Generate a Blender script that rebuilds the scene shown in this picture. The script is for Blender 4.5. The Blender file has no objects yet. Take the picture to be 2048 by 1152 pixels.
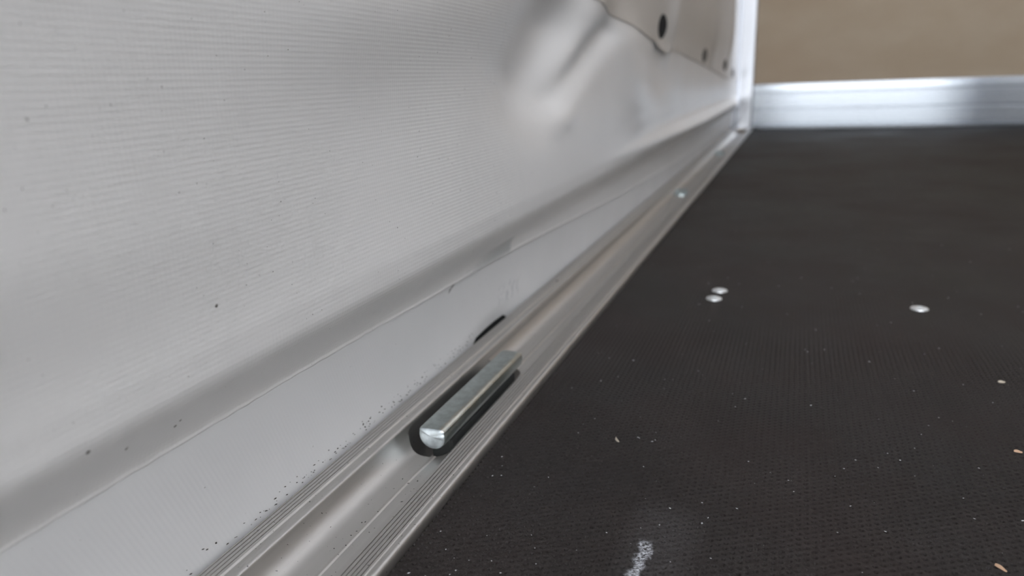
import bpy, bmesh, math, random
from mathutils import Vector, Matrix
random.seed(7)
S = bpy.context.scene
COL = S.collection

# ------------------------------------------------------------------ camera
FPX = 1400.0
# world axes expressed in camera space (x right, y down, z forward), solved from the vanishing points
def nrm(v):
    return Vector(v).normalized()
Yc = nrm(((1603 - 1024) / FPX, (140 - 576) / FPX, 1.0))
Hc = Vector((1, -0.0403, 0)); Xc = (Hc - Yc * Hc.dot(Yc)).normalized()
Zc = Xc.cross(Yc).normalized()
if Zc.y > 0: Zc = -Zc
cam_d = bpy.data.cameras.new('camera'); cam = bpy.data.objects.new('camera', cam_d); COL.objects.link(cam)
# columns: where the camera's right / up / back axes point in the world
right = Vector((Xc.x, Yc.x, Zc.x)); up = -Vector((Xc.y, Yc.y, Zc.y)); back = -Vector((Xc.z, Yc.z, Zc.z))
m = Matrix((right, up, back)).transposed().to_4x4(); m.translation = (0, 0, 0.2)
cam.matrix_world = m
cam_d.sensor_width = 36; cam_d.lens = 36 * FPX / 2048; cam_d.clip_start = 0.01
cam_d.dof.use_dof = True; cam_d.dof.focus_distance = 0.335; cam_d.dof.aperture_fstop = 7.5
S.camera = cam

# ------------------------------------------------------------------ sky, exposure
W = bpy.data.worlds.new('overcast_sky'); S.world = W; W.use_nodes = True
bg = W.node_tree.nodes['Background']; bg.inputs['Color'].default_value = (0.965, 0.98, 1.0, 1); bg.inputs['Strength'].default_value = 1.0
S.view_settings.view_transform = 'Standard'; S.view_settings.look = 'None'
S.view_settings.exposure = 2.07; S.view_settings.gamma = 1; S.view_settings.use_curve_mapping = False
S.cycles.max_bounces = 10; S.cycles.diffuse_bounces = 6; S.cycles.transmission_bounces = 6
S.cycles.use_denoising = True; S.cycles.sample_clamp_indirect = 6

# ------------------------------------------------------------------ dimensions (metres)
D = 2.715          # front wall
XR = 1.32          # right tarp
YB = -1.25         # open rear
ZT = 1.55          # roof
XT = -0.222        # plane of the left tarp

# ------------------------------------------------------------------ node helpers
class G:
    def __init__(s, name):
        s.mat = bpy.data.materials.new(name); s.mat.use_nodes = True
        s.t = s.mat.node_tree; s.n = s.t.nodes; s.b = s.n['Principled BSDF']
        s.co = s.n.new('ShaderNodeTexCoord').outputs['Object']
        x = s.n.new('ShaderNodeSeparateXYZ'); s.t.links.new(s.co, x.inputs[0]); s.x, s.y, s.z = x.outputs
    def put(s, sock, v):
        if isinstance(v, bpy.types.NodeSocket): s.t.links.new(v, sock)
        else: sock.default_value = v
    def m(s, op, a, b=0.0, c=0.0):
        q = s.n.new('ShaderNodeMath'); q.operation = op
        for i, v in enumerate((a, b, c)): s.put(q.inputs[i], v)
        return q.outputs[0]
    def ramp(s, v, a, b, lo=0.0, hi=1.0):
        q = s.n.new('ShaderNodeMapRange'); q.interpolation_type = 'SMOOTHSTEP'
        for i, w in enumerate((v, a, b, lo, hi)): s.put(q.inputs[i], w)
        return q.outputs[0]
    def vec(s, x, y, z):
        q = s.n.new('ShaderNodeCombineXYZ')
        for i, v in enumerate((x, y, z)): s.put(q.inputs[i], v)
        return q.outputs[0]
    def noise(s, scale, detail=3, rough=0.5, sc=None, vec=None):
        v = vec or s.co
        if sc:
            mp = s.n.new('ShaderNodeVectorMath'); mp.operation = 'MULTIPLY'; s.put(mp.inputs[0], v); mp.inputs[1].default_value = sc; v = mp.outputs[0]
        q = s.n.new('ShaderNodeTexNoise'); s.put(q.inputs['Vector'], v)
        q.inputs['Scale'].default_value = scale; q.inputs['Detail'].default_value = detail; q.inputs['Roughness'].default_value = rough
        return q.outputs['Fac']
    def mix(s, f, a, b):
        q = s.n.new('ShaderNodeMix'); q.data_type = 'RGBA'
        s.put(q.inputs[0], f)
        for i, v in ((6, a), (7, b)): s.put(q.inputs[i], v if isinstance(v, bpy.types.NodeSocket) else (*v, 1))
        return q.outputs[2]
    def bump(s, h, dist, strength=1.0, prev=None):
        q = s.n.new('ShaderNodeBump'); q.inputs['Distance'].default_value = dist; q.inputs['Strength'].default_value = strength
        s.put(q.inputs['Height'], h)
        if prev is not None: s.put(q.inputs['Normal'], prev)
        return q.outputs[0]
    def set(s, **k):
        for a, v in k.items():
            sock = s.b.inputs[a.replace('_', ' ')]
            if isinstance(v, tuple) and len(v) == 3: v = (*v, 1)
            s.put(sock, v)
        return s.mat

# ------------------------------------------------------------------ materials
def mat_tarp(name, weave, col=(0.82, 0.82, 0.82), stains=False):
    g = G(name)
    c = g.mix(g.ramp(g.noise(6, 3), 0.35, 0.7), col, tuple(v * 0.96 for v in col))
    sp = g.noise(520, 1); c = g.mix(g.ramp(sp, 0.79, 0.83, 0, 0.55), c, (0.2, 0.19, 0.18))     # tiny dirt specks
    if stains:
        # brushed-on dirt along the weld and a grey patch where the lap is glued
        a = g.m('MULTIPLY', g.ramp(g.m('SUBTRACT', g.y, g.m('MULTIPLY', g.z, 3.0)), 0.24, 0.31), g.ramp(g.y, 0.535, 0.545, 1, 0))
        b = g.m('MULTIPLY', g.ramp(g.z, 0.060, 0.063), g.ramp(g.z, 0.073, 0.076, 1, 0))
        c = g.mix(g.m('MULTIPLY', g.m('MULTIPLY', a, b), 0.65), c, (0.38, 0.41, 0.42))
    p = 2 * math.pi / weave
    w = g.m('ADD', g.m('MULTIPLY', g.m('SINE', g.m('MULTIPLY', g.y, p)), 0.45), g.m('SINE', g.m('MULTIPLY', g.z, p)))
    nr = g.bump(w, 0.00006, 0.36)
    nr = g.bump(g.noise(40, 4), 0.0012, 0.25, nr)
    return g.set(Base_Color=c, Roughness=0.32, Normal=nr, Specular_IOR_Level=0.5)

def mat_hem():
    g = G('smooth_hem_vinyl')
    c = g.mix(g.ramp(g.noise(9, 3), 0.35, 0.7), (0.78, 0.79, 0.805), (0.74, 0.75, 0.765))
    c = g.mix(g.ramp(g.noise(430, 1), 0.79, 0.83, 0, 0.6), c, (0.2, 0.19, 0.18))
    # grimy smudges low on the strip, and one scrape
    lo = g.m('MULTIPLY', g.ramp(g.z, 0.012, 0.020), g.ramp(g.z, 0.030, 0.036, 1, 0))
    sm = g.m('MULTIPLY', g.ramp(g.y, 0.51, 0.53), g.ramp(g.y, 0.56, 0.58, 1, 0))
    c = g.mix(g.m('MULTIPLY', g.m('MULTIPLY', lo, sm), g.ramp(g.noise(160, 3), 0.5, 0.62, 0, 0.35)), c, (0.4, 0.43, 0.46))
    d = g.m('ABSOLUTE', g.m('SUBTRACT', g.m('SUBTRACT', g.z, 0.0595), g.m('MULTIPLY', g.m('SUBTRACT', g.y, 0.432), 0.42)))
    sc = g.m('MULTIPLY', g.ramp(d, 0.0005, 0.0018, 1, 0), g.m('MULTIPLY', g.ramp(g.y, 0.425, 0.429), g.ramp(g.y, 0.441, 0.446, 1, 0)))
    c = g.mix(g.m('MULTIPLY', sc, g.ramp(g.noise(900, 2), 0.42, 0.55, 0.2, 0.95)), c, (0.10, 0.10, 0.10))
    p = 2 * math.pi / 0.0024
    w = g.m('SINE', g.m('MULTIPLY', g.m('ADD', g.y, g.m('MULTIPLY', g.z, 0.4)), p))
    return g.set(Base_Color=c, Roughness=0.42, Normal=g.bump(w, 0.00003, 0.3), Specular_IOR_Level=0.4)

def mat_roof():
    g = G('translucent_roof_tarp')
    t = g.n.new('ShaderNodeBsdfTranslucent'); t.inputs[0].default_value = (0.84, 0.84, 0.86, 1)
    d = g.n.new('ShaderNodeBsdfDiffuse'); d.inputs[0].default_value = (0.8, 0.8, 0.79, 1)
    x = g.n.new('ShaderNodeMixShader'); x.inputs[0].default_value = 0.5
    g.t.links.new(d.outputs[0], x.inputs[1]); g.t.links.new(t.outputs[0], x.inputs[2])
    g.t.links.new(x.outputs[0], g.n['Material Output'].inputs[0]); return g.mat

def mat_alu(name, col, rough, streak, aniso=0.0, specks=True, relief=0.1):
    g = G(name)
    s1 = g.noise(1, 4, 0.6, sc=streak)
    c = g.mix(s1, tuple(v * 0.88 for v in col), tuple(min(1, v * 1.1) for v in col))
    if specks: c = g.mix(g.ramp(g.noise(700, 1), 0.75, 0.79, 0, 0.85), c, (0.06, 0.06, 0.06))
    r = g.m('MULTIPLY_ADD', s1, 0.1, rough - 0.05)
    k = dict(Base_Color=c, Metallic=1.0, Roughness=r, Normal=g.bump(s1, 0.0001, relief))
    if aniso:
        tg = g.n.new('ShaderNodeTangent'); tg.direction_type = 'UV_MAP'; tg.uv_map = 'UVMap'
        k['Tangent'] = tg.outputs[0]; k['Anisotropic'] = aniso
    return g.set(**k)

def mat_floor():
    g = G('black_antislip_film_plywood')
    px, py = 0.0066, 0.0038
    def cell(ox):
        a = g.m('MULTIPLY', g.m('SUBTRACT', g.m('FRACT', g.m('ADD', g.m('DIVIDE', g.x, px), ox)), 0.5), px)
        b = g.m('MULTIPLY', g.m('SUBTRACT', g.m('FRACT', g.m('ADD', g.m('DIVIDE', g.y, py), ox)), 0.5), py)
        return g.m('SQRT', g.m('ADD', g.m('MULTIPLY', a, a), g.m('MULTIPLY', b, b)))
    d = g.m('MINIMUM', cell(0.0), cell(0.5))
    h = g.ramp(d, 0.0004, 0.00095)
    far = g.m('MAXIMUM', g.ramp(g.y, .42, .60), g.ramp(g.x, .215, .238))
    nr = g.bump(g.m('MULTIPLY', h, far), 0.0014, 1.0)
    nr = g.bump(g.noise(1500, 3, 0.7), 0.00022, 0.7, nr)
    big = g.noise(5, 4, 0.6)
    c = g.mix(g.ramp(big, 0.3, 0.7), (0.0108, 0.0090, 0.0086), (0.0235, 0.0165, 0.0152))
    c = g.mix(g.m('MULTIPLY', g.ramp(g.noise(1500, 3, 0.75), 0.50, 0.72, 0, 0.55), g.ramp(g.noise(14, 2), 0.35, 0.65, 0.3, 1)), c, (0.13, 0.13, 0.13))  # ground-in dust
    # white paint scuff near the camera
    w = g.m('MULTIPLY', g.m('SUBTRACT', g.noise(120, 2), 0.5), 0.010)
    xx = g.m('ADD', g.m('SUBTRACT', g.x, -0.0500), w)
    tp = g.ramp(g.m('ABSOLUTE', xx), 0.0010, 0.0034, 1, 0)
    ln = g.m('MULTIPLY', g.ramp(g.y, 0.2715, 0.2665), g.ramp(g.y, 0.225, 0.235))
    sc = g.m('MULTIPLY', g.m('MULTIPLY', tp, ln), g.ramp(g.noise(700, 4, 0.7, sc=(1, 1.8, 1)), 0.42, 0.56))
    c = g.mix(sc, c, (0.55, 0.57, 0.62))
    hz = g.m('MULTIPLY', g.ramp(g.m('ABSOLUTE', g.m('ADD', g.x, 0.044)), 0.004, 0.022, 0.16, 0), g.m('MULTIPLY', g.ramp(g.y, 0.31, 0.28), g.ramp(g.y, 0.21, 0.25)))
    c = g.mix(g.m('MULTIPLY', hz, g.ramp(g.noise(900, 3, 0.7), 0.35, 0.6)), c, (0.2, 0.2, 0.21))
    return g.set(Base_Color=c, Roughness=g.ramp(big, 0.3, 0.75, 0.56, 0.68), Normal=nr, Specular_IOR_Level=0.32)

def mat_ply():
    g = G('birch_plywood')
    n1 = g.noise(1.0, 5, 0.6, sc=(5, 5, 9)); n2 = g.noise(2.2, 3)
    c = g.mix(g.ramp(n1, 0.3, 0.72), (0.52, 0.415, 0.295), (0.57, 0.47, 0.345))
    c = g.mix(g.ramp(n2, 0.4, 0.68, 0, 0.35), c, (0.47, 0.345, 0.24))
    return g.set(Base_Color=c, Roughness=0.55)

def mat_zinc(name, col, worn=False, rough=0.34):
    g = G(name)
    n = g.noise(180, 4, 0.6)
    c = g.mix(g.ramp(n, 0.3, 0.7), tuple(v * 0.85 for v in col), tuple(min(1, v * 1.12) for v in col))
    if worn:
        nn = g.noise(260, 4, 0.7, sc=(1, 0.35, 1))
        e = g.ramp(g.m('ADD', g.m('ABSOLUTE', g.m('SUBTRACT', g.x, 0.0070)), g.m('MULTIPLY', g.m('SUBTRACT', nn, 0.5), 0.005)), 0.0009, 0.0026, 1, 0)
        e = g.m('MULTIPLY', e, g.ramp(g.z, 0.0005, 0.0025))
        c = g.mix(g.m('MULTIPLY', g.m('MULTIPLY', e, g.ramp(g.noise(900, 3, 0.7), 0.35, 0.6, 0.35, 1)), 0.8), c, (0.58, 0.54, 0.45))
    return g.set(Base_Color=c, Metallic=1.0, Roughness=g.m('MULTIPLY_ADD', n, 0.2, rough - 0.1), Normal=g.bump(g.noise(600, 3), 0.0001, 0.4))

def flat(name, col, rough=0.6, metal=0.0):
    g = G(name); n = g.noise(300, 3)
    return g.set(Base_Color=g.mix(n, tuple(v * 0.8 for v in col), tuple(min(1, v * 1.2) for v in col)), Roughness=rough, Metallic=metal)

M_TARP = mat_tarp('woven_white_tarp', 0.0022, stains=True)
M_FLAP = mat_tarp('plain_white_tarp', 0.0022, (0.61, 0.585, 0.555))
M_HEM = mat_hem(); M_ROOF = mat_roof()
M_RAIL = mat_alu('extruded_aluminium', (0.60, 0.585, 0.565), 0.42, (260, 0.5, 260))
M_KICK = mat_alu('anodised_aluminium', (0.47, 0.51, 0.56), 0.17, (2, 700, 700), 1.0, False, 0.9)
M_POST = mat_alu('aluminium_post', (0.66, 0.69, 0.75), 0.17, (300, 300, 4), 0.0, False, 0.03)
M_FLOOR = mat_floor(); M_PLY = mat_ply()
M_PIN = mat_zinc('zinc_plated_steel', (0.50, 0.55, 0.54), True)
M_PINEND = mat_zinc('bright_cut_steel', (0.66, 0.73, 0.77), rough=0.42)
M_BOLT = mat_zinc('zinc_bolt_steel', (0.62, 0.70, 0.71), rough=0.3)
M_SCREW = mat_zinc('bright_zinc_screw', (0.85, 0.88, 0.90), rough=0.45)
M_BLACK = flat('black_rubber_and_gap_dark', (0.004, 0.005, 0.006), 0.9)
M_GREY = flat('dark_grey_plastic', (0.07, 0.075, 0.075), 0.5)
M_CHIP = flat('pale_wood', (0.55, 0.36, 0.24), 0.7)
M_CHIPW = flat('bleached_wood', (0.55, 0.49, 0.40), 0.7)
M_DUST = flat('white_dust', (0.55, 0.56, 0.58), 0.8)
M_GRIT = flat('dark_grit', (0.03, 0.028, 0.025), 0.8)
M_FRAME = flat('blue_grey_painted_steel', (0.14, 0.20, 0.34), 0.5)
M_GROUND = flat('grey_asphalt', (0.17, 0.17, 0.17), 0.9)

# ------------------------------------------------------------------ mesh helpers
def obj(name, verts, faces, mat, parent=None, smooth=None, uv=None):
    me = bpy.data.meshes.new(name); me.from_pydata([tuple(v) for v in verts], [], faces); me.update()
    return link(name, me, mat, parent, smooth)
def link(name, me, mat, parent=None, smooth=None):
    if mat: me.materials.append(mat)
    o = bpy.data.objects.new(name, me); COL.objects.link(o)
    if parent: o.parent = parent
    if smooth is not None:
        for p in me.polygons: p.use_smooth = True
        if smooth < 180: me.set_sharp_from_angle(angle=math.radians(smooth))
    return o
def from_bm(name, bm, mat, parent=None, smooth=None):
    bmesh.ops.recalc_face_normals(bm, faces=bm.faces)
    me = bpy.data.meshes.new(name); bm.to_mesh(me); bm.free(); return link(name, me, mat, parent, smooth)
def box(name, a, b, mat, parent=None, bev=0.0, seg=2):
    bm = bmesh.new(); bmesh.ops.create_cube(bm, size=1)
    for v in bm.verts: v.co = Vector([a[i] + (v.co[i] + .5) * (b[i] - a[i]) for i in range(3)])
    if bev: bmesh.ops.bevel(bm, geom=bm.edges[:], offset=bev, segments=seg, affect='EDGES')
    return from_bm(name, bm, mat, parent, 40 if bev else None)
def tag(o, label=None, cat=None, group=None, kind=None):
    for k, v in (('label', label), ('category', cat), ('group', group), ('kind', kind)):
        if v: o[k] = v
    return o
def extrude(name, prof, ylist, dent, mat, parent=None, smooth=35):
    """closed profile of (x, z) swept along y"""
    n = len(prof); V = []; F = []; ny = len(ylist) - 1
    for y in ylist:
        V += [(x, y, z + dent(x, y, z)) for x, z in prof]
    for j in range(ny):
        for i in range(n):
            k = (i + 1) % n; F.append((j * n + i, j * n + k, (j + 1) * n + k, (j + 1) * n + i))
    F.append(tuple(range(n - 1, -1, -1))); F.append(tuple(range(ny * n, ny * n + n)))
    bm = bmesh.new(); me = bpy.data.meshes.new('t'); me.from_pydata(V, [], F); bm.from_mesh(me); bpy.data.meshes.remove(me)
    return from_bm(name, bm, mat, parent, smooth)
def interp(pts, t):
    if t <= pts[0][0]: return pts[0][1]
    for (a, u), (b, v) in zip(pts, pts[1:]):
        if t <= b: return u + (v - u) * (t - a) / (b - a)
    return pts[-1][1]
def sstep(a, b, t):
    t = max(0.0, min(1.0, (t - a) / (b - a))); return t * t * (3 - 2 * t)

# ------------------------------------------------------------------ structure: ground, floor, walls
tag(box('ground', (-6, -9, -0.62), (7, 9, -0.6), M_GROUND), 'grey asphalt ground under and behind the trailer', kind='structure')
import numpy as np
def floor_mesh():
    # dimpled film: pits are real near the camera, the bump map carries on beyond
    PX, PY = .0066, .0038; qx, qy = PX / 12, PY / 8
    x0, y0 = -.1492, .1900; nx, ny = 709, 865
    X, Y_ = np.meshgrid(x0 + np.arange(nx) * qx, y0 + np.arange(ny) * qy)
    def cell(o):
        a = ((X / PX + o) % 1 - .5) * PX; b = ((Y_ / PY + o) % 1 - .5) * PY; return np.hypot(a, b)
    d = np.minimum(cell(0), cell(.5)); t = np.clip((d - .0004) / (.00095 - .0004), 0, 1)
    st = lambda lo, hi, v: (lambda u: u * u * (3 - 2 * u))(np.clip((v - lo) / (hi - lo), 0, 1))
    fade = (1 - .6 * st(.36, .50, Y_)) * (1 - st(.50, .598, Y_)) * (1 - st(.215, .238, X))
    Zp = -.0013 * (1 - t * t * (3 - 2 * t)) * fade; Zp[0] = Zp[-1] = 0; Zp[:, 0] = Zp[:, -1] = 0
    V = np.stack([X, Y_, Zp], -1).reshape(-1, 3)
    i = np.arange(nx * ny).reshape(ny, nx); Q = np.stack([i[:-1, :-1], i[:-1, 1:], i[1:, 1:], i[1:, :-1]], -1).reshape(-1, 4)
    xe, ye = X[0, -1], Y_[-1, 0]; k = len(V)
    E = [(x0, YB, 0), (XR, YB, 0), (x0, y0, 0), (xe, y0, 0), (XR, y0, 0), (x0, ye, 0), (xe, ye, 0), (XR, ye, 0), (x0, D, 0), (XR, D, 0),
         (x0, YB, -.018), (XR, YB, -.018), (x0, D, -.018), (XR, D, -.018)]
    EQ = [(0, 1, 4, 2), (3, 4, 7, 6), (5, 7, 9, 8), (10, 12, 13, 11), (0, 10, 11, 1), (9, 13, 12, 8), (0, 8, 12, 10), (1, 11, 13, 9)]
    V = np.concatenate([V, np.array(E)]); Q = np.concatenate([Q, np.array(EQ) + k])
    me = bpy.data.meshes.new('floor'); me.vertices.add(len(V)); me.vertices.foreach_set('co', V.astype(np.float32).ravel())
    me.loops.add(len(Q) * 4); me.loops.foreach_set('vertex_index', Q.astype(np.int32).ravel())
    me.polygons.add(len(Q)); me.polygons.foreach_set('loop_start', np.arange(0, len(Q) * 4, 4, dtype=np.int32)); 
    sm = np.ones(len(Q), dtype=bool); sm[-8:] = False
    me.polygons.foreach_set('use_smooth', sm); me.update(calc_edges=True); me.validate()
    return link('floor', me, M_FLOOR)
tag(floor_mesh(), 'black anti-slip plywood floor with dimpled film and a white scuff', kind='structure')
tag(box('wall_front', (-0.26, D + 0.004, -0.03), (XR + 0.05, D + 0.022, ZT), M_PLY), 'pale birch plywood front wall above the aluminium strip', kind='structure')
tag(box('wall_right', (XR + 0.004, YB, -0.05), (XR + 0.007, D, ZT), M_FLAP), 'white tarp side wall opposite', kind='structure')
tag(box('ceiling', (-0.26, YB, ZT), (XR + 0.05, D + 0.02, ZT + 0.002), M_ROOF), 'translucent white tarp roof', kind='structure')

# ------------------------------------------------------------------ left tarp
Z2 = [(-1.3, .066), (.11, .066), (.26, .0658), (.33, .0648), (.39, .0632), (.466, .0622), (.563, .060), (.70, .0546), (.98, .043), (1.43, .033), (2.3, .028), (2.8, .028)]
RIDGES = [  # (y0, z0, y1, z1, width, amplitude): soft folds pressed into the sheet
    (.31, .245, .54, .285, .040, .012),
    (.66, .245, .60, .200, .032, -.028),
    (.80, .300, .64, .175, .018, .011),
    (.82, .250, .64, .180, .012, -.010),
    (.92, .240, .97, .150, .034, .011),
    (1.14, .225, 1.16, .170, .026, -.004),
    (1.30, .225, 1.24, .160, .030, .004),
]
def seg_d(y, z, r):
    y0, z0, y1, z1 = r[:4]; dy, dz = y1 - y0, z1 - z0
    # distances measured with y shortened, folds run long along the wall
    t = ((y - y0) * dy * .16 + (z - z0) * dz) / (dy * dy * .16 + dz * dz)
    tc = max(0, min(1, t)); ey, ez = (y - y0 - tc * dy) * .4, z - z0 - tc * dz
    return math.sqrt(ey * ey + ez * ez), tc
def tarp_x(y, z):
    z2 = interp(Z2, y)
    far = sstep(.7, 1.6, y)
    # weld lap, hollow above it, then the belly hanging over the hollow
    lap = 0.0016 + .0007 * math.exp(-((z - z2 - .0008) / .0007) ** 2)
    A = .0205 - .004 * sstep(2.3, 2.68, y)
    belly = A * sstep(.065, .098, z)
    lean = -.0115 * (1 - math.exp(-max(0, z - .108) / .095)) * (1 - .35 * far)
    crest = .021 * far * sstep(2.72, 2.40, y) * math.exp(-((z - .105) / .0125) ** 2)
    x = XT + lap + belly + lean + crest
    x += (.05 * max(0, z - .12) + .010) * sstep(.34, .02, y) * sstep(.10, .16, z)
    x -= .11 * sstep(.06, -.6, y) * sstep(.0, .1, z)
    if z > .12:
        for r in RIDGES:
            d, t = seg_d(y, z, r)
            if d < r[4] * 3: x += r[5] * (1 - .7 * t * t if r[0] > .9 else 1) * math.exp(-(d / r[4]) ** 2) * sstep(.10, .15, z)
        # upright pleats under the eyelets
        k = sstep(.19, .30, z) * sstep(.7, 1.2, y)
        x += k * (.013 * math.exp(-((y - 1.205) / .026) ** 2) + .010 * math.exp(-((y - 1.83) / .05) ** 2) + .005 * math.exp(-((y - 2.30) / .05) ** 2))
        x += .011 * sstep(.2, .34, z) * sstep(.85, 1.2, y) * sstep(2.7, 2.1, y)
    return x
def ys():
    y = YB
    while y < D - .034:
        yield y
        y += .03 if y < 0 else (.006 if y < 1.3 else .010)
    yield D - .0312
YS = list(ys())
def sheet(name, zrow, xf, mat, parent, thick, smooth=180):
    V = []; F = []; nz = None
    for y in YS:
        zs = zrow(y); nz = len(zs)
        V += [(xf(y, z), y, z) for z in zs]
    ny = len(YS); o = len(V)
    V += [(x - thick, y, z) for x, y, z in V]
    for i in range(ny - 1):
        for j in range(nz - 1):
            a = i * nz + j
            F.append((a, a + nz, a + nz + 1, a + 1)); F.append((o + a, o + a + 1, o + a + nz + 1, o + a + nz))
        a = i * nz; F.append((a, o + a, o + a + nz, a + nz)); a += nz - 1; F.append((a, a + nz, o + a + nz, o + a))
    for i in (0, ny - 1):
        for j in range(nz - 1):
            a = i * nz + j; F.append((a, a + 1, o + a + 1, o + a) if i == 0 else (a, o + a, o + a + 1, a + 1))
    ob = obj(name, V, F, mat, parent, smooth)
    ob.data.set_sharp_from_angle(angle=math.radians(60)); return ob
rng = random.Random(3)
fray = {y: rng.uniform(-.0004, .0004) for y in YS}
def rows_main(y):
    a = interp(Z2, y) + fray[y]
    return [a + .0005 * i for i in range(6)] + [a + .003 + (.13 - a - .003) * i / 32 for i in range(32)] + [.13 + (.34 - .13) * i / 48 for i in range(48)] + [.34 + (ZT - .002 - .34) * i / 10 for i in range(11)]
wall = sheet('wall_left', rows_main, tarp_x, M_TARP, None, .0009)
tag(wall, 'white woven tarp wall bulging inwards above its weld', kind='structure')
def hem_x(y, z):
    z2 = interp(Z2, y) + .01
    x = XT - .0045 + .0035 * sstep(0, z2, z)
    gap = math.exp(-((y - .515) / .045) ** 2)
    return x - .004 * gap * sstep(.02, .0, z)
def rows_hem(y):
    a = interp(Z2, y) + .009
    b = -.03 + .0337 * sstep(.062, .030, abs(y - .508)); return [b + (a - b) * i / 22 for i in range(23)]
hem = sheet('hem_strip', rows_hem, hem_x, M_HEM, wall, .0009)
box('dark_gap_backing', (-.246, YB, -.034), (-.240, D - .032, .030), M_BLACK, wall)  # added black strip behind the hem, stands in for shade in the gap
tag(hem, 'smooth white vinyl hem strip along the rail')
ZF = [(-1.3, .42), (.2, .40), (.5, .335), (.62, .30), (.748, .278), (.828, .2687), (.941, .2605), (1.087, .2495), (1.12, .241), (1.170, .2335), (1.190, .2370), (1.28, .2385), (1.5, .228), (1.72, .217), (2.18, .186), (2.72, .166)]
def rows_flap(y):
    a = interp(ZF, y)
    return [a + (.46 - a) * i / 30 for i in range(30)] + [.46 + (ZT - .004 - .46) * i / 8 for i in range(9)]
def flap_x(y, z): return tarp_x(y, z) + .0014 + .006 * math.exp(-((y - 1.155) / .05) ** 2 - ((z - interp(ZF, y)) / .011) ** 2)
flap = sheet('upper_flap', rows_flap, flap_x, M_FLAP, wall, .0010)
tag(flap, 'greyer overlapping upper tarp flap carrying the dark eyelets')
# eyelets in the flap: a raised oval ring with a dark hollow
def eyelet(y, z, hw, hh, mat, mring):
    x = flap_x(y, z) + .0012
    n = 24; V = []; F = []
    prof = [(1.18, 0.0), (1.14, .0009), (1.04, .0012), (.92, .0009), (.86, .0004)]
    for i in range(n):
        a = 2 * math.pi * i / n
        for s, h in prof:
            yy, zz = y + hw * s * math.cos(a), z + hh * s * math.sin(a); V.append((flap_x(yy, zz) + .0002 + h, yy, zz))
    q = len(prof)
    for i in range(n):
        for j in range(q - 1):
            a = i * q + j; b = ((i + 1) % n) * q + j; F.append((a, b, b + 1, a + 1))
    e = obj('eyelet', V, F, mring, wall, 180)
    V = [(flap_x(y, z) + .0012, y, z)]
    for i in range(n):
        yy, zz = y + hw * .9 * math.cos(2 * math.pi * i / n), z + hh * .9 * math.sin(2 * math.pi * i / n); V.append((flap_x(yy, zz) + .0010, yy, zz))
    obj('eyelet_hole', V, [(0, 1 + i, 1 + (i + 1) % n) for i in range(n)], mat, e, 180)
    return e
tag(eyelet(1.138, .2715, .024, .0150, M_BLACK, M_BLACK), 'large black oval eyelet nearest along the flap')
tag(eyelet(1.680, .2395, .032, .0125, M_GREY, M_GREY), 'small dark grey eyelet')
eyelet(2.165, .2225, .036, .013, M_BLACK, M_GREY); eyelet(2.45, .200, .034, .013, M_BLACK, M_GREY)

# ------------------------------------------------------------------ side rail
def groove(x0, w=.00025, d=.00072, z=.005):
    return [(x0 - w, z), (x0 - w * .35, z - d), (x0 + w * .35, z - d), (x0 + w, z)]
P = [(-.2253, -.035), (-.2253, .0002), (-.2247, .0024), (-.2236, .0040), (-.2226, .0048)]
for gx in (-.2214, -.2193, -.2172, -.2150): P += groove(gx)
P += [(-.2132, .005), (-.2124, .0043), (-.2104, .0044), (-.2094, .0051), (-.2076, .0055), (-.2062, .0053), (-.2052, .0045), (-.2045, .0025), (-.2034, .0002), (-.2018, -.0020), (-.1998, -.0038), (-.1975, -.0052), (-.1948, -.0062), (-.1915, -.0068), (-.188, -.0070), (-.1850, -.0070),
      (-.1843, -.0066), (-.1836, -.0066), (-.1829, -.0072), (-.1760, -.0072), (-.1720, -.0066), (-.1694, -.0042), (-.1678, .0002), (-.1668, .0036), (-.1658, .0049)]
for gx in (-.1640, -.1620, -.1600, -.1580, -.1561): P += groove(gx)
P += [(-.1549, .005), (-.1544, .0046), (-.1536, .0046), (-.1528, .0051), (-.1517, .0053), (-.1507, .0049), (-.1500, .0040), (-.1496, .0026), (-.1495, .0005), (-.1495, -.035)]
# round the channel: resample its wall and bed with a spline
i0 = next(i for i, p in enumerate(P) if p[0] == -.2076); i1 = next(i for i, p in enumerate(P) if p[0] == -.1850)
sm = []
for i in range(i0, i1):
    a, b, c, d = P[i - 1], P[i], P[i + 1], P[i + 2]
    for t in (0, .25, .5, .75):
        sm.append(tuple(.5 * (2 * b[k] + (c[k] - a[k]) * t + (2 * a[k] - 5 * b[k] + 4 * c[k] - d[k]) * t * t + (3 * b[k] - a[k] - 3 * c[k] + d[k]) * t ** 3) for k in (0, 1)))
P[i0:i1] = sm
# the bed is pressed down where the pocket was punched
def dent(x, y, z):
    return 0 if z < -.02 else -.0014 * math.exp(-((y - .318) / .016) ** 2) * sstep(-.2050, -.1960, x) * sstep(-.1700, -.1760, x)
rail = extrude('side_rail', P, [YB, .26] + [.268 + .004 * i for i in range(22)] + [.37, D - .002], dent, M_RAIL, None, 24)
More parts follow.
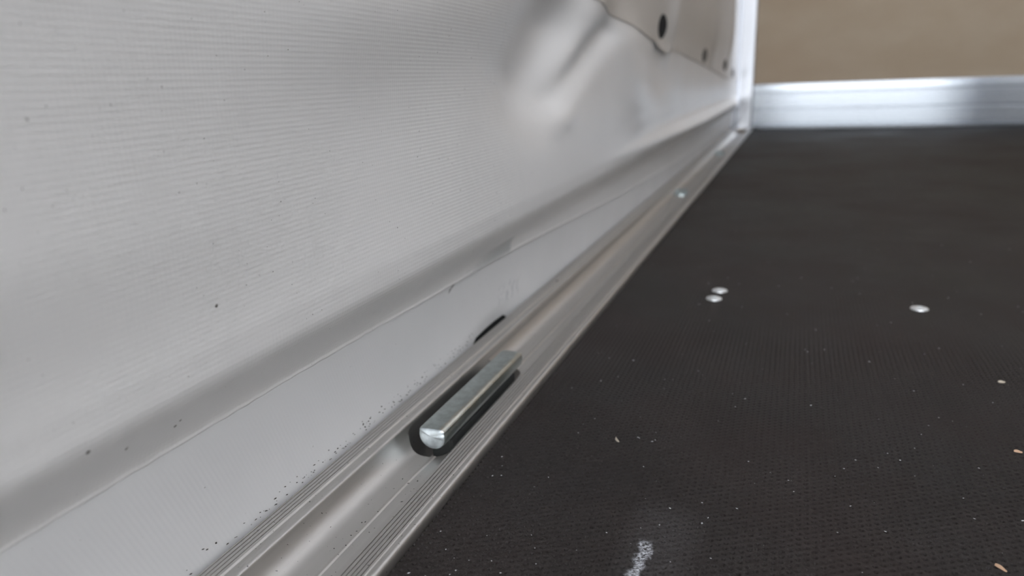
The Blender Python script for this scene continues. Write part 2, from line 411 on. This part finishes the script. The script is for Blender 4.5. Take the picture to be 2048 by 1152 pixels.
# pocket cut through the channel where the pin lies
def rounded(x0, x1, y0, y1, r, n=7):
    out = []
    for cx, cy, a0 in ((x1 - r, y1 - r, 0), (x0 + r, y1 - r, 90), (x0 + r, y0 + r, 180), (x1 - r, y0 + r, 270)):
        for i in range(n + 1):
            a = math.radians(a0 + 90 * i / n); out.append((cx + r * math.cos(a), cy + r * math.sin(a)))
    return out
bm = bmesh.new(); lo = [bm.verts.new((x, y, -.029)) for x, y in rounded(-.2045, -.1772, .3180, .4535, .0125)]
fc = bm.faces.new(lo); ex = bmesh.ops.extrude_face_region(bm, geom=[fc])
for v in ex['geom']:
    if isinstance(v, bmesh.types.BMVert): v.co.z = .03
cut = from_bm('cutter', bm, None)
md = rail.modifiers.new('slot', 'BOOLEAN'); md.operation = 'DIFFERENCE'; md.object = cut; md.solver = 'EXACT'
dg = bpy.context.evaluated_depsgraph_get(); me2 = bpy.data.meshes.new_from_object(rail.evaluated_get(dg))
rail.modifiers.clear(); rail.data = me2; me2.polygons.foreach_set('use_smooth', [True] * len(me2.polygons)); bpy.data.objects.remove(cut)
me2.set_sharp_from_angle(angle=math.radians(34))
tag(rail, 'long ribbed aluminium edge rail with a slotted channel beside the floor', 'rail')
box('pocket_block', (-.194, .335, -.0292), (-.180, .44, -.0042), M_GREY, rail, .001)

# pin lying in the pocket: half-round bar with a flat top
R0 = .0088; pr = []
for i in range(25):
    a = math.radians(180 - 15 + (180 + 15 + 18) * i / 24); pr.append((R0 * math.cos(a), R0 * math.sin(a)))
pr += [(.0086, .0034), (.0082, .0040), (.0074, .0046), (.0062, .0049), (.004, .0050), (-.003, .0050), (-.0066, .0049), (-.0077, .0043), (-.0084, .0032)]
pin = bpy.data.objects.new('locking_pin', None); pin.empty_display_size = .02; COL.objects.link(pin); pin.location = (-.1846, .3195, .0046)
tag(pin, 'half-round zinc-plated steel pin lying in the rail slot', 'pin')
def pin_mesh():
    V = []; F = []; n = len(pr); L = .1275
    for y, s in ((0.0006, .93), (.0016, 1), (L * .25, 1), (L * .5, 1), (L * .75, 1), (L - .0022, 1), (L - .0006, .94), (L, .86)):
        V += [(x * s, y, z * s) for x, z in pr]
    k = len(V) // n
    for j in range(k - 1):
        for i in range(n):
            b = (i + 1) % n; F.append((j * n + i, (j + 1) * n + i, (j + 1) * n + b, j * n + b))
    F.append(tuple(range((k - 1) * n, k * n)))
    return obj('pin_bar', V, F, M_PIN, pin, 40)
pin_mesh()
def pin_end():
    V = []; F = []; n = len(pr); r2 = random.Random(5)
    for s, y in ((.93, .0006), (.84, .0001), (.6, -.0001), (.3, -.0003)):
        for x, z in pr:
            ridge = .0006 * math.exp(-((z - (.0026 - .25 * x)) / .0012) ** 2)
            V.append((x * s, y - ridge + r2.uniform(-.00003, .00003) * (s < .9), z * s))
    V.append((0, -.0003, 0))
    for j in range(3):
        for i in range(n):
            b = (i + 1) % n; F.append((j * n + i, j * n + b, (j + 1) * n + b, (j + 1) * n + i))
    for i in range(n): F.append((3 * n + i, 3 * n + (i + 1) % n, 4 * n))
    bm = bmesh.new(); me = bpy.data.meshes.new('t'); me.from_pydata(V, [], F); bm.from_mesh(me)
    return from_bm('pin_end', bm, M_PINEND, pin, 180)
tag(pin_end(), 'bright chipped cut end of the pin')

# bolts further along the channel
def hex_bolt(x, y, z, label, r=.0125):
    root = bpy.data.objects.new('rail_bolt', None); root.empty_display_size = .02; COL.objects.link(root); root.location = (x, y, z)
    tag(root, label, 'bolt')
    bm = bmesh.new(); bmesh.ops.create_cone(bm, cap_ends=True, segments=24, radius1=r * 1.5, radius2=r * 1.45, depth=.002, matrix=Matrix.Translation((0, 0, .001)))
    from_bm('washer', bm, M_BOLT, root, 40)
    bm = bmesh.new(); bmesh.ops.create_cone(bm, cap_ends=True, segments=6, radius1=r, radius2=r, depth=.007, matrix=Matrix.Translation((0, 0, .0055)))
    bmesh.ops.bevel(bm, geom=[e for e in bm.edges], offset=.0008, segments=2, affect='EDGES'); from_bm('bolt_head', bm, M_BOLT, root, 40)
    return root
hex_bolt(-.187, 1.285, -.0070, 'zinc hex bolt with washer in the rail channel beyond the pin')
hex_bolt(-.187, 1.955, -.0070, 'zinc hex bolt in the rail channel close to the corner post')

# ------------------------------------------------------------------ corner post, kick plate, rear posts
def post(name, x0, x1, y0, y1, label, z0, mat=None):
    w = x1 - x0
    pf = [(x0, y0 + .002), (x0 + .002, y0), (x0 + w * .30, y0), (x0 + w * .34, y0 + .003), (x0 + w * .40, y0 + .003), (x0 + w * .44, y0), (x1 - .004, y0), (x1, y0 + .004), (x1, y1), (x0, y1)]
    n = len(pf); V = [(x, y, z0) for x, y in pf] + [(x, y, ZT - .001) for x, y in pf]
    F = [(i, (i + 1) % n, n + (i + 1) % n, n + i) for i in range(n)] + [tuple(range(n))[::-1], tuple(range(n, 2 * n))]
    bm = bmesh.new(); me = bpy.data.meshes.new('t'); me.from_pydata(V, [], F); bm.from_mesh(me)
    return tag(from_bm(name, bm, mat or M_POST, None, 30), label, 'post')
post('corner_post', -.2350, -.1525, D - .030, D + .003, 'bright aluminium corner post where tarp meets plywood', .0058)
post('rear_post', -.36, -.207, YB - .06, YB - .001, 'dark blue-grey rear post at the near end of the tarp wall', -.03, M_FRAME)
post('rear_post', 1.165, XR + .02, YB - .06, YB - .001, 'dark blue-grey rear post on the opposite side', -.03, M_FRAME)
# kick plate: ribbed profile swept along x
kp = [(D + .004, .0005), (D - .010, .0005), (D - .011, .004), (D - .011, .016), (D - .0085, .018), (D - .0085, .021), (D - .010, .023), (D - .010, .066), (D - .0082, .068), (D - .0082, .073), (D - .010, .075), (D - .010, .122), (D - .0085, .124), (D - .0085, .128), (D - .011, .130), (D - .011, .150), (D - .0095, .1565), (D - .006, .158), (D + .004, .158)]
n = len(kp); V = [(-.152, y, z) for y, z in kp] + [(XR, y, z) for y, z in kp]
F = [(i, (i + 1) % n, n + (i + 1) % n, n + i) for i in range(n)] + [tuple(range(n))[::-1], tuple(range(n, 2 * n))]
kick = obj('kick_plate', V, F, M_KICK, None, 30)
uvl = kick.data.uv_layers.new(name='UVMap')
for lp in kick.data.loops:
    co = kick.data.vertices[lp.vertex_index].co; uvl.data[lp.index].uv = (co.z + co.y * .01, co.x)
tag(kick, 'bright ribbed aluminium kick plate below the plywood', 'kick plate')

# ------------------------------------------------------------------ floor screws
def screw(x, y, label, rot):
    bm = bmesh.new(); n = 20; V = []
    prof = [(.0072, .0002), (.0069, .0010), (.0055, .0016), (.0032, .0018)]
    rings = [[bm.verts.new((r * math.cos(2 * math.pi * i / n), r * math.sin(2 * math.pi * i / n), h)) for i in range(n)] for r, h in prof]
    star = [bm.verts.new(((.0030 if i % 2 else .0020) * math.cos(2 * math.pi * i / n), (.0030 if i % 2 else .0020) * math.sin(2 * math.pi * i / n), .0017)) for i in range(n)]
    low = [bm.verts.new((v.co.x * .8, v.co.y * .8, .0004)) for v in star]
    rr = rings + [star, low]
    for a, b in zip(rr, rr[1:]):
        for i in range(n): bm.faces.new((a[i], a[(i + 1) % n], b[(i + 1) % n], b[i]))
    bm.faces.new(low); bm.faces.new(rings[0][::-1])
    o = from_bm('floor_screw', bm, M_SCREW, None, 40); o.location = (x, y, 0); o.rotation_euler.z = rot
    return tag(o, label, 'screw', 'zinc screws set in the black floor')
screw(-.0605, .641, 'round zinc screw head, the nearer of a close pair', .3)
screw(-.0580, .668, 'round zinc screw head, the further of a close pair', .9)
screw(.1079, .6545, 'lone round zinc screw head out on the black floor', .1)

# ------------------------------------------------------------------ splinters and specks
def splinter(x, y, L, w, rot, mat, label):
    n = 7; V = []; F = []
    for i in range(n):
        t = i / (n - 1); k = math.sin(math.pi * (.12 + .8 * t)) ** .7 * w * .5
        bend = .08 * L * math.sin(3 * t)
        V += [(L * (t - .5), bend - k, .0002), (L * (t - .5), bend + k, .0002), (L * (t - .5), bend, .0011 + .0003 * math.sin(5 * t))]
    for i in range(n - 1):
        a = i * 3
        for p, q in ((0, 1), (1, 2), (2, 0)): F.append((a + p, a + q, a + 3 + q, a + 3 + p))
    F += [(0, 2, 1), (n * 3 - 3, n * 3 - 2, n * 3 - 1)]
    o = obj('wood_splinter', V, F, mat, None); o.location = (x, y, 0); o.rotation_euler.z = rot
    return tag(o, label, 'splinter', 'wood splinters scattered on the floor')
splinter(-.0836, .3558, .0055, .0016, 2.1, M_CHIPW, 'pale wood splinter lying alone opposite the pin')
splinter(.1351, .5047, .0042, .0030, .2, M_CHIPW, 'small tan wood flake at the frame edge, furthest of the splinters')
splinter(.1215, .4066, .0038, .0022, -.1, M_CHIP, 'reddish tan wood flake at the frame edge, middle of three')
splinter(.0905, .2978, .0048, .0018, -.8, M_CHIP, 'reddish tan wood splinter in the frame corner, nearest of three')
def specks(name, pts, mat, label, flatten=.6):
    V = []; F = []; r2 = random.Random(11)
    for x, y, z, s, a in pts:
        b = len(V); ca, sa = math.cos(a), math.sin(a); l = s * r2.uniform(1, 2.2)
        for u, v, w in ((l, 0, 0), (0, s, 0), (-l, 0, 0), (0, -s, 0), (0, 0, s * flatten)):
            V.append((x + u * ca - v * sa, y + u * sa + v * ca, z + w))
        F += [(b, b + 1, b + 4), (b + 1, b + 2, b + 4), (b + 2, b + 3, b + 4), (b + 3, b, b + 4), (b + 3, b + 2, b + 1, b)]
    return tag(obj(name, V, F, mat), label, 'debris', kind='stuff')
r1 = random.Random(21); pts = []
known = [(.0186, .5267), (-.0738, 1.0614), (-.1135, .433), (-.1373, .2982), (-.0189, .4321), (-.0442, .298), (-.0303, .3074), (-.0283, .2907), (.0628, .379), (.1074, .3379), (.105, .672), (-.140, .318), (-.133, .30), (-.1, .475)]
for x, y in known: pts.append((x, y, .0002, .0005, r1.uniform(0, 3.1)))
for i in range(420):
    y = .2 + 1.4 * r1.random() ** 2.2; x = r1.uniform(-.148, -.148 + .14 + .45 * y)
    pts.append((x, y, .0001, r1.uniform(.0001, .0004) * (1 + .5 * y), r1.uniform(0, 3.1)))
specks('dust_specks', pts, M_DUST, 'tiny white dust specks scattered over the black floor')
pts = []
for i in range(170):
    y = .13 + .34 * r1.random() + r1.uniform(-.003, .003); q = r1.random()
    z = .0045 + .007 * q * q; pts.append((hem_x(y, z) + .0003, y, z, r1.uniform(.0002, .00055), r1.uniform(1, 2)))
for i in range(120):
    y = .12 + .3 * r1.random(); x = r1.choice((r1.uniform(-.1652, -.1530), r1.uniform(-.222, -.211)))
    pts.append((x, y, .0046, r1.uniform(.00012, .0004), r1.uniform(0, 3)))
for i in range(60):
    pts.append((r1.uniform(-.186, -.172), .12 + .17 * r1.random(), -.0042, r1.uniform(.00015, .00045), r1.uniform(0, 3)))
for i in range(90):
    y = r1.uniform(.13, .46); y = y if math.sin(y * 61) + math.sin(y * 143) > -.2 else r1.uniform(.17, .23)
    pts.append((hem_x(y, .06) + .0006, y, interp(Z2, y) - .0003, r1.uniform(.0002, .0005), 1.57))
pts.append((-.2150, .648, .0047, .0016, 1.2))
specks('grit_specks', pts, M_GRIT, 'dark grit specks lying along the aluminium rail')

pts = [(.1926, .1228, .0012), (.1749, .0792, .0012), (.1513, .0830, .0010), (.1330, .093, .0014), (.1760, .0815, .0008), (.238, .155, .0006), (.33, .125, .0006)]
for i in range(160):
    pts.append((r1.uniform(.12, .55), .085 + .19 * r1.random(), r1.uniform(.00015, .0004)))
V = []; F = []
for y, z, sz in pts:
    b = len(V); k = [r1.uniform(.4, .85) * sz for _ in range(6)]
    V += [(tarp_x(y, z) + .0003, y, z)] + [(tarp_x(y + k[i] * math.cos(i * 1.047), z + k[i] * math.sin(i * 1.047)) + .0001, y + k[i] * math.cos(i * 1.047), z + k[i] * math.sin(i * 1.047)) for i in range(6)]
    F += [(b, b + 1 + i, b + 1 + (i + 1) % 6) for i in range(6)]
tag(obj('dirt_specks', V, F, flat('grey_dirt', (.17, .16, .15), .9), wall), 'dark dirt specks stuck to the tarp', kind='stuff')
